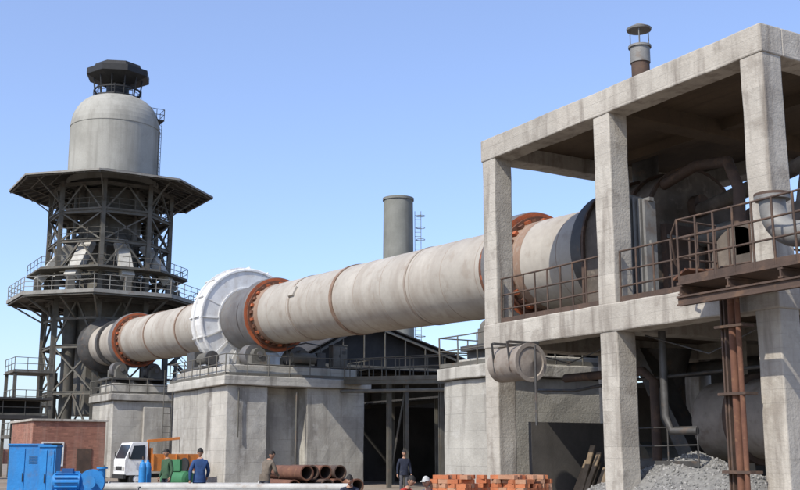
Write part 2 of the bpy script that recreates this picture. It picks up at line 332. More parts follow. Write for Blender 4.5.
# ------------------------------------------------------------ concrete frame building
bld=empty('concrete_frame_building',(-21.5,23.6,0))
CX=[-26.9,-21.6,-16.35]; CYs=[19.5,27.9]; h=.33
m=MB()
for xx in CX:
    for yy in CYs:
        m.box((xx-h,yy-h,0),(xx+h,yy+h,4.80),0); m.box((xx-h,yy-h,5.50),(xx+h,yy+h,10.74),0)
for xx in CX: m.box((xx-.25,23.6,0),(xx+.25,24.1,4.8),0)
m.obj('columns',[CONC],bld,bevel=.035,rough=.022)
m=MB()
for z0,z1 in ((4.78,5.52),(10.72,11.42)):
    for yy in CYs: m.box((CX[0]-h-.03,yy-h-.03,z0),(CX[2]+h+.03,yy+h+.03,z1),0)
    for xx in CX: m.box((xx-h-(.03 if xx!=CX[1] else 0),CYs[0]+h+.02,z0+.003),(xx+h+(.03 if xx!=CX[1] else 0),CYs[1]-h-.02,z1-.003),0 if xx!=CX[1] or z0<6 else 1)  # middle roof beam takes the shade-darkened soffit colour
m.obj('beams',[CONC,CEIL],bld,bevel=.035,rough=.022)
m=MB()
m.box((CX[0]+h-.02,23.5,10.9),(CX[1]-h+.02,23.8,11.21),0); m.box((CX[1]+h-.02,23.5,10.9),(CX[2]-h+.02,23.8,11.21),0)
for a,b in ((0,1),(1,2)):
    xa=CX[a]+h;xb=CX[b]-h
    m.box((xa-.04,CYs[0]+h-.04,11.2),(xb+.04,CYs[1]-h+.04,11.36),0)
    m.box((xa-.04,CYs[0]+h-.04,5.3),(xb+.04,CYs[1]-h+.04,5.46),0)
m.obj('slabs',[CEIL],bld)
m=MB()
m.box((-26.4,27.95,0),(-16.8,28.1,4.77),0); m.box((-27.0,20.6,0),(-26.85,23.5,2.6),0)  # rear wall added in a dark tone to paint the ground-floor shade
m.obj('back_wall',[ASH],bld)
m=MB(); m.rail([(-26.5,19.3,5.53),(-22.0,19.3,5.53)],1.35,.6,.03,0,rows=(1,.62,.3)); m.rail([(-21.2,19.3,5.53),(-16.8,19.3,5.53)],1.35,.6,.03,0,rows=(1,.62,.3))
m.rail([(-16.2,19.9,5.53),(-16.2,27.5,5.53)],1.2,1.2,.03,0)
m.obj('floor_railing',[RUSTD],bld)
m=MB(); m.box((-17.6,17.7,5.36),(-13.2,19.1,5.42),0)
for xx in (-17.5,-16.1,-14.7,-13.3): m.ib((xx,17.7,5.24),(xx,19.1,5.24),.12,.22,0)
m.ib((-17.6,17.75,5.0),(-13.2,17.75,5.0),.14,.22,0)
m.rail([(-17.55,19.0,5.42),(-17.55,17.75,5.42),(-13.2,17.75,5.42)],1.45,.55,.028,0,rows=(1,.7,.4))
m.beam((-18.0,18.5,5.6),(-17.4,18.3,5.75),.8,.05,1)
m.tube([(-17.6,17.8,6.9),(-17.9,17.9,6.6),(-18.1,18.2,6.0),(-18.1,18.6,5.5)],.03,6,0)
m.obj('balcony',[RUSTD,RUST],bld)
m=MB(); cx,cy=-25.3,24.3
m.cyl((cx,cy,10.2),(cx,cy,11.42),.42,n=24,m=0); m.cyl((cx,cy,11.42),(cx,cy,14.5),.3,n=24,m=1); m.cyl((cx,cy,14.4),(cx,cy,14.95),.33,n=24,m=2); m.cyl((cx,cy,14.93),(cx,cy,15.0),.38,n=24,m=2)
for i in range(4):
    t=math.pi/4+i*math.pi/2; m.cyl((cx+.3*math.cos(t),cy+.3*math.sin(t),14.9),(cx+.3*math.cos(t),cy+.3*math.sin(t),15.62),.018,n=6,m=2)
m.lathe((cx,cy,15.55),(0,0,1),[(0,.40),(.06,.42),(.26,.05),(.28,.001)],24,2); m.lathe((cx,cy,15.55),(0,0,1),[(0,.40),(.02,.001)],24,2)
m.obj('exhaust_chimney',[DSTEEL,RUSTD,GALV])
m=MB()
for i in range(7): m.box((-22.45+i*.19,20.3,5.5),(-22.36+i*.19,20.7,8.9-.08*i),0)
for z in (5.9,7.2,8.4): m.box((-22.5,20.42,z),(-21.15,20.58,z+.1),0)
m.obj('ribbed_heat_shield',[GALV])
m=MB(); m.lathe((-19.3,21.6,6.6),(0,1,0),[(0,.001),(0,.85),(.5,.85),(.5,.001)],28,0); m.box((-19.3,21.6,6.7),(-18.0,22.1,7.45),0); m.box((-20.2,21.3,5.47),(-18.4,22.9,5.7),1); m.cyl((-19.3,22.2,6.6),(-19.3,23.1,6.6),.3,n=18,m=1)
m.tube([(-18.0,21.85,7.1),(-17.6,21.85,7.15),(-17.35,21.9,7.5),(-17.3,22.1,8.4),(-17.6,22.6,9.0),(-19,23.6,9.2),(-22.9,24.2,8.9)],.22,12,0)
m.obj('air_blower',[HOODM,RUSTD])
m=MB(); pts=[(-15.45,18.5,7.05),(-15.45,18.5,6.85)]
for i in range(1,9):
    a=math.pi/2*i/8; pts.append((-14.75-.7*math.cos(a),18.5,6.85-.7*math.sin(a)))
pts+=[(-13.2,18.5,6.1),(-11.5,18.5,5.9)]
m.tube(pts,.28,24,0); m.cyl((-15.45,18.5,7.0),(-15.45,18.5,7.08),.38,n=24,m=0); m.cyl((-15.45,18.5,7.08),(-15.45,18.5,7.14),.38,n=24,m=1); m.cyl((-13.6,18.5,6.15),(-13.5,18.5,6.14),.36,n=24,m=0)
m.obj('elbow_duct',[GALV,RUSTD])
m=MB()
m.cyl((-16.95,18.7,0),(-16.95,18.7,5.3),.085,n=12,m=0); m.cyl((-16.7,18.62,0),(-16.7,18.62,5.3),.06,n=12,m=0); m.ib((-17.25,18.8,0),(-17.25,18.8,5.1),.14,.14,1)
for z in (1.2,2.9,4.4): m.box((-17.35,18.55,z),(-16.55,18.95,z+.06),1)
m.obj('rusty_riser_pipe',[RUST,RUSTD])
m=MB(); m.tube([(-15.7,20.3,5.45),(-15.7,20.3,9.2),(-15.7,20.5,9.4),(-15.4,20.9,9.4)],.05,8,0); m.obj('vent_pipe',[RUSTD])
m=MB(); a=Vector((-25.6,18.6,4.15)); b=Vector((-24.25,18.6,4.15))
m.cyl(a,b,.50,n=32,m=0); m.lathe(b,(1,0,0),[(0,.50),(0,.55),(.06,.55),(.06,.44),(.02,.42),(.12,.001)],32,0); m.lathe(a,(-1,0,0),[(0,.5),(.12,.38),(.2,.001)],32,0)
for xx in (-25.3,-24.55): m.box((xx-.04,18.1,4.7),(xx+.04,19.15,4.77),1); m.beam((xx,18.05,4.75),(xx,18.15,3.9),.06,.03,1)
m.cyl((-24.0,18.6,4.6),(-24.0,18.6,2.4),.035,n=8,m=1)
m.obj('air_receiver_drum',[DRUMM,DSTEEL])
coo=empty('rotary_cooler',(-18,23,0)); m=MB()
prf=[(-.35,.001),(-.33,.5),(-.2,.85),(0,1.05),(7,1.05)]
m.lathe((-21.4,22.9,2.5),(1,0,.02),prf,40,0)
for t in (1.2,5.2): m.lathe((-21.4,22.9,2.5),(1,0,.02),[(t,1.05),(t,1.2),(t+.3,1.2),(t+.3,1.05)],40,1)
m.obj('drum',[DRUMM,RUSTD],coo)
m=MB()
for xx in (-20.1,-16.1): m.box((xx-.5,21.8,0),(xx+.5,24,1.0),0); m.box((xx-.3,22.0,1.0),(xx+.3,22.4,1.4),1); m.box((xx-.3,23.4,1.0),(xx+.3,23.8,1.4),1)
m.obj('supports',[CONC_D,DSTEEL],coo)
m=MB()
m.tube([(-26,21.3,3.9),(-22.6,21.3,3.9),(-22.2,21.3,3.6),(-22.2,21.3,0)],.13,10,0); m.tube([(-25.5,25,4.2),(-17,25,4.2)],.22,12,1); m.tube([(-20.9,20.4,4.8),(-20.9,20.4,2.6),(-20.7,20.4,2.2),(-20.0,20.6,2.2)],.1,8,1)
m.rail([(-23.2,20.6,1.3),(-20,20.6,1.3)],1,1,.022,1)
m.beam((-22.9,23.5,1.5),(-24.9,23.5,4.7),.7,.5,1); m.box((-24.4,22.6,0),(-22.6,24.4,1.5),1)
m.cyl((-24.9,24.3,4.8),(-24.9,24.3,3.4),.9,.5,n=20,m=1)
m.tube([(-27.2,21.2,3.6),(-25.5,21.2,3.5),(-23.5,21.6,3.7),(-17,21.6,3.8)],.05,6,1); m.tube([(-26.5,20.2,4.7),(-24.5,20.2,4.2),(-22.0,20.2,4.7)],.02,5,1); m.tube([(-21.2,20.1,4.7),(-19,20.1,4.05),(-16.8,20.1,4.7)],.02,5,1)
m.obj('process_pipework',[RUSTD,DSTEEL,GALV])
m=MB()
for i in range(8):
    x=-26.2+i*.17+random.uniform(-.05,.05); hh=random.uniform(1.1,1.9); m.beam((x,21.4,0),(x+random.uniform(-.15,.15),22.2,hh),.2,.04,0)
m.obj('leaning_planks',[WOOD])
# ------------------------------------------------------------ preheater tower
TC=Vector((-93,25.5,0)); tow=empty('preheater_tower',TC)
def oc(r,z,k,ph=22.5):
    a=R(ph+45*k); return Vector((TC.x+r*math.cos(a),TC.y+r*math.sin(a),z))
m=MB(); RR=5.15
for k in range(8):
    m.ib(oc(RR,0,k),oc(RR,15,k),.42,.42,0,.06); m.ib(oc(RR,15,k),oc(RR,25,k),.34,.34,0,.05)
lev=[3.5,7.2,11,14.8,17.3,19.8,22.3,24.7]
for z in lev:
    for k in range(8): m.ib(oc(RR,z,k),oc(RR,z,k+1),.2,.28,0,.04)
for i in range(len(lev)-1):
    za,zc=lev[i],lev[i+1]
    for k in range(8):
        if i<2 and k in (0,7,1): continue
        p0,p1=oc(RR,za,k),oc(RR,za,k+1); q0,q1=oc(RR,zc,k),oc(RR,zc,k+1); mid=(q0+q1)/2
        if i%2==0: m.beam(p0,mid,.14,.14,0); m.beam(p1,mid,.14,.14,0)
        else: m.beam(p0,q1,.12,.12,0); m.beam(p1,q0,.12,.12,0)
for k in range(8):
    m.ib(oc(3.1,15,k),oc(3.1,25,k),.25,.25,0,.04)
    for z in (17.3,19.8,22.3,24.7): m.beam(oc(3.1,z,k),oc(RR,z,k),.12,.18,0); m.beam(oc(3.1,z,k),oc(3.1,z,k+1),.1,.16,0)
    m.beam(oc(4,22.42,k),oc(4,22.42,k+1),2.0,.03,0)
m.rail([oc(5.3,22.45,k) for k in range(8)],1.0,1.2,.025,0,closed=True)
m.rail([oc(5.3,19.9,k) for k in range(8)],1.0,1.2,.025,0,closed=True,kick=False)
m.obj('steel_frame',[GSTEEL],tow)
m=MB()
m.lathe(TC,(0,0,1),[(15.2,2.4),(19.5,2.4),(24.8,2.9)],32,0)
m.lathe(TC,(0,0,1),[(8.6,1.6),(8.8,1.9),(12.5,3.2),(15.2,3.4)],32,0); m.box((TC.x-1.8,TC.y-2.3,5.5),(TC.x+3.2,TC.y+.6,12.2),0)
m.cyl(TC+Vector((1.5,-3.4,2)),TC+Vector((1.5,-3.4,14.5)),.55,n=20,m=0); m.cyl(TC+Vector((0,-4.2,1)),TC+Vector((0,-4.2,9)),.4,n=16,m=0)
for k in range(8):
    a=R(45*k); d=Vector((math.cos(a),math.sin(a),0)); p=TC+d*3.4+Vector((0,0,20.0)); q=TC+d*5.9+Vector((0,0,16.6))
    m.beam(p,q,1.05,.7,1); m.beam(q,q+Vector((0,0,-1.2)),.6,.5,0); m.beam(p+Vector((0,0,.1)),p-d*1.2+Vector((0,0,.9)),.9,.6,0)
    a2=R(45*k+20); d2=Vector((math.cos(a2),math.sin(a2),0)); m.cyl(TC+d2*3.6+Vector((0,0,20.2)),TC+d2*3.6+Vector((0,0,24.6)),.16,n=10,m=0)
LTP=mat('chute_light_paint',(.47,.455,.41),(.36,.345,.31),1.2,.7,spots=(.2,.16,.12),spa=.5)
m.obj('preheater_shaft',[GSTEEL,LTP],tow)
def octring(m,r0,r1,z0,z1,mi=0,zr=None):
    for k in range(8):
        a=[oc(r0,z0,k),oc(r0,z0,k+1),oc(r1,z0 if zr is None else zr,k+1),oc(r1,z0 if zr is None else zr,k)]
        t=z1-z0; b=[p+Vector((0,0,t)) for p in a]
        m.add(a+b,[(0,1,2,3),(7,6,5,4),(0,4,5,1),(3,2,6,7)],mi)
m=MB(); octring(m,2.5,8.35,15.1,15.22)
for k in range(8):
    m.ib(oc(5.1,14.9,k),oc(8.2,14.9,k),.2,.3,0); m.ib(oc(8.2,14.95,k),oc(8.2,14.95,k+1),.14,.28,0); m.ib(oc(6.6,14.95,k),oc(6.6,14.95,k+1),.12,.22,0)
    m.beam(oc(5.2,13.3,k),oc(7.9,14.8,k),.14,.14,0); m.beam((oc(5.2,13.3,k)+oc(5.2,13.3,k+1))/2,(oc(7.9,14.8,k)+oc(7.9,14.8,k+1))/2,.12,.12,0)
    m.beam(oc(5.2,13.3,k),oc(5.2,13.3,k+1),.14,.2,0); m.beam(oc(8.36,15.1,k),oc(8.36,15.1,k+1),.03,.3,1)
m.rail([oc(8.25,15.22,k) for k in range(8)],1.2,1.2,.03,1,rows=(1,.66,.33),closed=True,kick=False)
octring(m,5.3,6.9,17.25,17.3)
m.rail([oc(6.8,17.3,k) for k in (5,6,7,0,1,2)],1.0,1.2,.03,0)
PLP=mat('platform_paint',(.28,.27,.24),(.2,.19,.17),1.2,.7,spots=(.2,.14,.1),spa=.5)
m.obj('platform',[GSTEEL,PLP],tow)
m=MB(); octring(m,3.8,8.75,26.2,26.27,0,24.9)
for k in range(8):
    m.beam(oc(3.9,26.05,k),oc(8.7,24.78,k),.14,.2,1); m.beam((oc(3.9,26.05,k)+oc(3.9,26.05,k+1))/2,(oc(8.7,24.78,k)+oc(8.7,24.78,k+1))/2,.1,.16,1)
    for q in (.2,.35,.65,.8): m.beam(oc(3.9,26.05,k).lerp(oc(3.9,26.05,k+1),q),oc(8.7,24.78,k).lerp(oc(8.7,24.78,k+1),q),.07,.1,1)
    for rr in (5.4,7.0,8.55):
        z=26.05-(rr-3.9)*.2646; m.beam(oc(rr,z,k),oc(rr,z,k+1),.1,.14,1)
    m.beam(oc(5.15,23.0,k),oc(7.6,24.85,k),.1,.1,1)
    m.beam(oc(8.79,24.9,k),oc(8.79,24.9,k+1),.05,.16,2)
m.obj('canopy_roof',[DARKW,GSTEEL,PLP],tow)
m=MB(); pr=[(25.4,3.9),(30.7,3.9)]+[(30.7+2.9*math.sin(a),1.7+2.2*math.cos(a)) for a in [R(x) for x in range(0,91,9)]]+[(33.7,1.0)]
m.lathe(TC,(0,0,1),pr,64,0)
for z in (25.8,30.68): m.lathe(TC,(0,0,1),[(z,3.9),(z,3.94),(z+.08,3.94),(z+.08,3.9)],64,0)
m.obj('feed_bin',[TANK],tow)
m=MB(); m.cyl(TC+Vector((0,0,33.5)),TC+Vector((0,0,35.2)),1.0,n=20,m=0)
m.lathe(TC,(0,0,1),[(34.9,1.2),(35.3,2.2),(35.6,2.85),(36.15,2.85),(36.2,2.3),(36.7,2.1),(36.8,.001)],8,0,sm=False)
for i in range(12):
    t=2*math.pi*i/12; d=Vector((math.cos(t),math.sin(t),0)); m.cyl(TC+d*1.9+Vector((0,0,33.3)),TC+d*2.2+Vector((0,0,35.5)),.06,n=6,m=0)
m.lathe(TC,(0,0,1),[(34.3,1.95),(34.3,2.1),(34.4,2.1),(34.4,1.95)],24,0)
m.rail([oc(2.1,33.6,k) for k in range(8)],.9,1.5,.03,0,closed=True)
q=TC+Vector((1.6,2.9,31.6)); m.box((q.x-.6,q.y-.6,q.z),(q.x+.6,q.y+.8,q.z+.05),0); m.rail([q+Vector((.6,-.6,0)),q+Vector((.6,.8,0)),q+Vector((-.6,.8,0))],1.1,.7,.03,0)
m.ladder(TC+Vector((2.3,3.35,25.5)),TC+Vector((2.3,3.35,31.5)),.5,(1,-1,0),0)
m.obj('bin_vent_cap',[BLACK],tow)
m=MB()
bx,by=-91,31.6
for (dx,dy) in ((-1.2,-.8),(1.2,-.8),(1.2,2.2),(-1.2,2.2)): m.ib((bx+dx,by+dy,0),(bx+dx,by+dy,16.3),.2,.2,0)
z=0; fl=0
while z<15:
    y0,y1=(by-.7,by+2.1) if fl%2==0 else (by+2.1,by-.7); xx=bx-.55 if fl%2==0 else bx+.55
    for sx in (-.4,.4): m.beam((xx+sx,y0,z),(xx+sx,y1,z+2.5),.05,.2,0); m.cyl((xx+sx,y0,z+1),(xx+sx,y1,z+3.5),.03,n=6,m=0)
    for i in range(9): t=(i+.5)/9; m.box((xx-.4,y0+(y1-y0)*t-.12,z+2.5*t-.02),(xx+.4,y0+(y1-y0)*t+.12,z+2.5*t+.02),0)
    m.box((bx-1.2,y1-.4,z+2.46),(bx+1.2,y1+.4,z+2.5),0)
    for dy in (-.8,2.2): m.beam((bx-1.2,by+dy,z+2.5),(bx+1.2,by+dy,z+2.5),.1,.14,0)
    z+=2.5; fl+=1
m.obj('stair_tower',[GSTEEL],tow)
tow.location.z-=.65
# ------------------------------------------------------------ background stack
m=MB(); o=Vector((-75.2,44.4,0)); m.lathe(o,(0,0,1),[(0,1.38),(22.3,1.22)],40,0)
m.lathe(o,(0,0,1),[(22.3,1.22),(22.3,1.30),(22.5,1.30),(22.5,1.1),(20,1.1)],40,0)
for z in range(2,22,5): m.lathe(o,(0,0,1),[(z,1.22),(z,1.37-.006*z),(z+.08,1.37-.006*z),(z+.08,1.22)],40,0)
m.ladder(o+Vector((.9,1.35,3)),o+Vector((.9,1.35,21.4)),.5,(.5,.85,0),1)
for z in range(5,22,1): m.lathe(o+Vector((.9,1.6,z)),(0,0,1),[(0,.38),(.05,.38)],12,1)
m.obj('smokestack',[STACKM,GSTEEL])
# ------------------------------------------------------------ open shed behind
she=empty('open_shed',(-74,36,0)); m=MB(); x0,x1,y0,y1=-86,-61.8,29.3,43.4; ze,zr=7.6,10.3; ym=34.2
for (ya,yb) in ((y0-.4,ym),(y1+.5,ym)):
    a=[(x0,ya,ze-.15),(x1,ya,ze-.15),(x1,yb,zr),(x0,yb,zr)]; b=[(p[0],p[1],p[2]+.08) for p in a]
    m.add(a+b,[(0,1,2,3),(7,6,5,4),(0,4,5,1),(1,5,6,2),(2,6,7,3),(3,7,4,0)],0)
x=x1-.15
while x>=x0:
    for yy in (y0,y1): m.ib((x,yy,0),(x,yy,ze-.1),.25,.25,1)
    m.beam((x,y0,ze-.35),(x,y1,ze-.35),.1,.16,1); m.beam((x,y0,ze-.3),(x,ym,zr-.2),.1,.16,1); m.beam((x,y1,ze-.3),(x,ym,zr-.2),.1,.16,1)
    for i in range(1,9):
        yy=y0+(y1-y0)*i/9; top=zr-.2-abs(yy-ym)/((ym-y0) if yy<ym else (y1-ym))*(zr-ze+.1); m.beam((x,yy,ze-.35),(x,yy,top),.06,.06,1)
    x-=5.4
m.obj('roof_frame',[DARKW,GSTEEL],she)
m=MB(); m.box((x0,y1+.1,0),(x1,y1+.25,7.5),0); m.box((x0-.1,y0,0),(x0,y1,7.5),0); m.box((x1-7,y0+3,0),(x1-4,y1-2,3.2),0)  # dark walls added so the shed interior reads as shade
gx=x1-1.2; m.add([(gx,y0,ze-.4),(gx,y1,ze-.4),(gx,ym,zr-.05),(gx-.08,y0,ze-.4),(gx-.08,y1,ze-.4),(gx-.08,ym,zr-.05)],[(0,1,2),(5,4,3),(0,3,4,1),(1,4,5,2),(2,5,3,0)],1)  # added dark sheet closing the gable, standing in for shade under the truss
m.obj('walls',[ASH,DARKW],she)
she=empty('workshop_shed',(-42,36,0)); m=MB(); x0,x1,y0,y1=-60,-30,32,42
a=[(x0,y0-.6,4.6),(x1,y0-.6,4.6),(x1,y1,5.6),(x0,y1,5.6)]; b=[(p[0],p[1],p[2]+.1) for p in a]
m.add(a+b,[(0,1,2,3),(7,6,5,4),(0,4,5,1),(1,5,6,2),(2,6,7,3),(3,7,4,0)],0)
for i in range(7):
    x=x0+.2+i*4.9; m.ib((x,y0,0),(x,y0,4.6),.22,.22,1); m.beam((x,y0,4.45),(x,y1,5.45),.1,.2,1)
m.box((x0,y1-.3,0),(x1,y1-.15,5.3),2); m.box((x0,y0,0),(x0+.15,y1-.3,4.6),2)
m.box((-52,35,0),(-48,38,2.2),2); m.box((-44,34.5,0),(-42.5,36,1.7),1); m.lathe((-39,36,1.2),(0,1,0),[(0,.001),(0,1),(2,1),(2,.001)],20,1)
m.obj('frame',[DARKW,GSTEEL,ASH],she)
# ------------------------------------------------------------ brick building
e=empty('brick_building',(-63,15,0)); m=MB()
X1=-60.5; X0=-66
m.box((X0,13.0,0),(X1,16.9,3.4),0); m.obj('walls',[BRICK],e)
m=MB(); m.box((X0-.1,12.9,3.4),(X1+.1,17.0,3.52),0)
m.box((X1,13.5,1.0),(X1+.06,13.58,2.3),1); m.box((X1,14.6,1.0),(X1+.06,14.68,2.3),1); m.box((X1,13.58,2.22),(X1+.06,14.6,2.3),1); m.box((X1,13.58,1.0),(X1+.06,14.6,1.08),1); m.box((X1+.003,13.58,1.08),(X1+.02,14.6,2.22),2)
m.box((X1+.003,15.4,0),(X1+.04,16.2,1.95),3)
m.obj('roof_slab_window_door',[CONC,WHITEP,GLASS,RUSTD],e,bevel=.01)
m=MB(); m.box((-79.5,0,4.0),(-77,17.5,4.25),0); m.box((-79.7,-.1,5.3),(-76.8,17.7,5.45),0); m.box((-79.3,0,4.25),(-79.2,17.4,5.3),0)
for y in range(1,18,4):
    for xx in (-79.3,-77.2): m.ib((xx,y,0),(xx,y,4),.2,.2,1); m.beam((xx,y,4.25),(xx,y,5.3),.1,.1,1)
    m.beam((-79.3,y,.4),(-77.2,y,3.9),.08,.08,1)
m.rail([(-77.1,0,4.25),(-77.1,17.4,4.25)],1,1.4,.03,1)
m.obj('conveyor_gallery',[DARKW,GSTEEL])
m=MB()
for dx in (-1.6,1.6):
    for dy in (-1.3,1.3): m.ib((-85+dx,17.7+dy,0),(-85+dx,17.7+dy,7.6),.22,.22,0)
for z in (2.8,5.2,7.6):
    m.box((-86.8,16.2,z),(-83.2,19.2,z+.08),0); m.rail([(-86.7,16.3,z+.08),(-83.3,16.3,z+.08),(-83.3,19.1,z+.08)],1.05,1,.03,0)
m.beam((-83.4,16.4,.2),(-83.4,19,2.8),.08,.08,0); m.beam((-83.4,19,2.8),(-83.4,16.4,5.2),.08,.08,0)
m.obj('access_platform',[GSTEEL])
m=MB()
for i in range(90):
    m.box((-210,-140+i*4,0),(-209.7,-136.3+i*4,2.6),0); m.box((-209.75,-136.3+i*4,0),(-209.3,-136+i*4,2.9),0)
m.obj('boundary_wall',[BRICK])
# ------------------------------------------------------------ small site objects
YAW=R(59.35)
FX,FY=-math.sin(YAW),math.cos(YAW)
def P2(px,f,z=0):
    r=(px-400)/1080/1.02*f; return Vector((FX*f+FY*r,FY*f-FX*r,z))
cabinet(P2(29,29),(.85,.7,1.84),BLUE,R(62),'blue_tool_locker'); cabinet(P2(50,28.5),(.42,.55,1.8),BLUE,R(62),'blue_tool_locker')
m=MB()
m.box((-.8,-.35,0),(.8,.35,.12),0)
for xx in (-.7,.6):
    for yy in (-.28,.22): m.box((xx,yy,.12),(xx+.08,yy+.08,.75),0)
m.box((-.8,-.35,.75),(.8,.35,.85),0)
m.lathe((-.7,0,1.12),(1,0,0),[(0,.001),(0,.16),(.05,.24),(.75,.24),(.8,.12),(1.0,.12)],24,0)
for i in range(14):
    r=Matrix.Rotation(2*math.pi*i/14,3,'X'); m.obox(Vector((-.3,0,1.12))+r@Vector((0,.26,0)),(.6,.06,.015),r,0)
m.lathe((.35,-.12,1.12),(0,1,0),[(0,.001),(0,.34),(.24,.34),(.24,.001)],28,0); m.cyl((.35,-.2,1.12),(.35,-.42,1.12),.1,n=16,m=0); m.cyl((.35,-.4,1.12),(.35,-.44,1.12),.17,n=16,m=0)
m.cyl((.60,0,1.1),(.60,0,1.5),.09,n=16,m=0); m.cyl((.60,0,1.47),(.60,0,1.52),.15,n=16,m=0); m.box((-.45,-.12,1.34),(-.15,.1,1.48),1)
m.obj('blue_pump',[BLUE,BLUED],loc=P2(80,26),rz=R(65),sc=.87)
for a,b,r,mt in ((P2(98,30,.74),P2(352,29,.76),.11,LPIPE),(P2(140,28.5,.70),P2(345,27,.70),.07,GALV),(P2(110,31,.74),P2(260,31,.74),.1,LPIPE)):
    m=MB(); d=(b-a).normalized()
    m.cyl(a,b,r,n=18,m=0,caps=False); m.cyl(b,a,r*.9,n=18,m=1,caps=False)
    for q,s in ((a,1),(b,-1)): m.lathe(q,d,[(0,r*.9),(0,r*1.5),(.03*s,r*1.5),(.03*s,r)],18,0)
    m.obj('steel_pipe',[mt,DSTEEL])
for t in (.12,.5,.88):
    p=P2(98,29.8).lerp(P2(352,28.6),t); m=MB()
    m.beam((-.9,0,.58),(.9,0,.58),.1,.08,0)
    for sx in (-.55,.55):
        for sy in (-.3,.3): m.beam((sx,sy,0),(sx,0,.56),.07,.05,0)
        m.beam((sx,-.2,.2),(sx,.2,.2),.04,.06,0)
    m.obj('sawhorse',[WOOD],loc=p,rz=R(-25))
m=MB(); rr=.235
for row in range(3):
    n=6-row
    for i in range(n):
        y=14.25+(i+row*.5)*rr*2.04; z=rr+row*rr*1.76; xo=random.uniform(-.4,.3); L=2.6+random.uniform(-.4,.4); r2=rr*random.choice((1,.92,1))
        a=Vector((-33.2+xo,y,z));b=a+Vector((L,random.uniform(-.04,.04),0)); mi=random.choice((0,1,0)); m.cyl(a,b,r2*.93,n=20,m=mi,caps=False); m.cyl(b,a,r2*.8,n=20,m=1,caps=False)
        m.lathe(b,(1,0,0),[(0,r2*.8),(0,r2*.98),(-.05,r2*.98),(-.05,r2*.93)],20,mi); m.lathe(b,(1,0,0),[(0,r2*.98),(.001,r2*.8)],20,mi)
m.obj('rusty_pipe_stack',[RUST,RUSTD,GSTEEL])
def pallet(loc,rz,nx,ny,nz,miss=.35):
    m=MB()
    for i in range(3): m.box((-.5,-.5+i*.44,0),(.5,-.38+i*.44,.1),0)
    for i in range(6): m.box((-.5+i*.18,-.5,.1),(-.4+i*.18,.5,.12),0)
    for k in range(nz):
        for i in range(nx):
            for j in range(ny):
                if k>=nz-3 and random.random()<miss+.15*(k-nz+3): continue
                a=.24;b=.12;c=.085; x=-.48+i*a; y=-.48+j*b; z=.122+k*(c+.003)
                if k>=nz-3: m.obox((x+a/2,y+b/2,z+c/2),(a-.01,b-.012,c),Matrix.Rotation(random.uniform(-.4,.4),3,'Z'),random.choice((1,1,2)))
                else: m.box((x+random.uniform(0,.01),y+random.uniform(0,.008),z),(x+a-.008,y+b-.008,z+c),random.choice((1,1,1,2)))
    m.obj('brick_pallet',[WOOD,BRICKO,BRICKO2],loc=loc,rz=rz)
pallet(P2(460,24),R(20),4,8,12); pallet(P2(521,24),R(12),4,8,12,.25); pallet(P2(490,27),R(35),4,8,8)
m=MB(); gc=Vector((-20.9,21.2)); n=50; vs=[];fs=[]
def gh(x,y):
    d=math.hypot((x-gc.x)/4.5,(y-gc.y)/2.8); hh=max(0,1.6*(1-d**1.3))
    return hh+ (noise.noise(Vector((x*1.1,y*1.1,0)))*.28+noise.noise(Vector((x*5,y*5,3)))*.05)*min(1,hh*2)-.02
for j in range(n+1):
    for i in range(n+1):
        x=gc.x-4.8+9.6*i/n;y=gc.y-3.1+6.2*j/n; vs.append((x,y,gh(x,y)))
for j in range(n):
    for i in range(n): a=j*(n+1)+i; fs.append((a,a+1,a+n+2,a+n+1))
m.add(vs,fs,0,True)
ico=bmesh.new(); bmesh.ops.create_icosphere(ico,subdivisions=1,radius=1); iv=[v.co.copy() for v in ico.verts]; iff=[[v.index for v in f.verts] for f in ico.faces]; ico.free()
for _ in range(6500):
    x=gc.x+random.uniform(-4.4,4.4);y=gc.y+random.uniform(-2.8,2.6); z=gh(x,y)
    if z<.02: continue
    s=random.uniform(.02,.06); r=Matrix.Rotation(random.uniform(0,6),3,'X')@Matrix.Rotation(random.uniform(0,6),3,'Z')
    m.add([r@Vector((v.x*s,v.y*s*.7,v.z*s*.8))+Vector((x,y,z)) for v in iv],iff,random.choice((0,0,1)))
GR2=mat('gravel_light',(.33,.32,.30),(.26,.25,.24),5,.95)
m.obj('gravel_pile',[GRAVEL,GR2])
m=MB()
m.box((-1.9,-.4,.5),(1.7,.4,.68),2)
m.add([(.75,-.85,.62),(1.95,-.85,.62),(1.95,-.85,1.35),(1.6,-.82,2.2),(.8,-.82,2.25),(.75,.85,.62),(1.95,.85,.62),(1.95,.85,1.35),(1.6,.82,2.2),(.8,.82,2.25)],
  [(0,1,2,3,4),(9,8,7,6,5),(0,5,6,1),(1,6,7,2),(2,7,8,3),(3,8,9,4),(4,9,5,0)],1)
m.obox((1.79,0,1.77),(.02,1.45,.72),Matrix.Rotation(R(-22.4),3,'Y'),3)
for s in (-1,1):
    m.add([(.95,s*.862,1.4),(1.72,s*.862,1.4),(1.52,s*.845,2.05),(.95,s*.845,2.08)],[(0,1,2,3)],3); m.box((1.05,s*.86-.02,1.15),(1.2,s*.86+.02,1.19),2)
    m.box((1.95,s*.62-.14,.85),(1.98,s*.62+.14,1.02),4); m.beam((1.7,s*.86,1.5),(1.85,s*1.05,1.55),.02,.02,2); m.box((1.8,s*1.06-.07,1.42),(1.84,s*1.06+.07,1.75),2)
m.box((1.9,-.88,.45),(2.03,.88,.66),2); m.box((1.95,-.42,.85),(1.975,.42,1.05),2)
m.box((-2.0,-.9,.8),(.6,.9,.9),0); m.box((-2.0,-.9,.9),(.6,-.84,1.65),0); m.box((-2.0,.84,.9),(.6,.9,1.65),0); m.box((.54,-.84,.9),(.6,.84,1.95),0); m.box((-2.0,-.84,.9),(-1.94,.84,1.6),0)
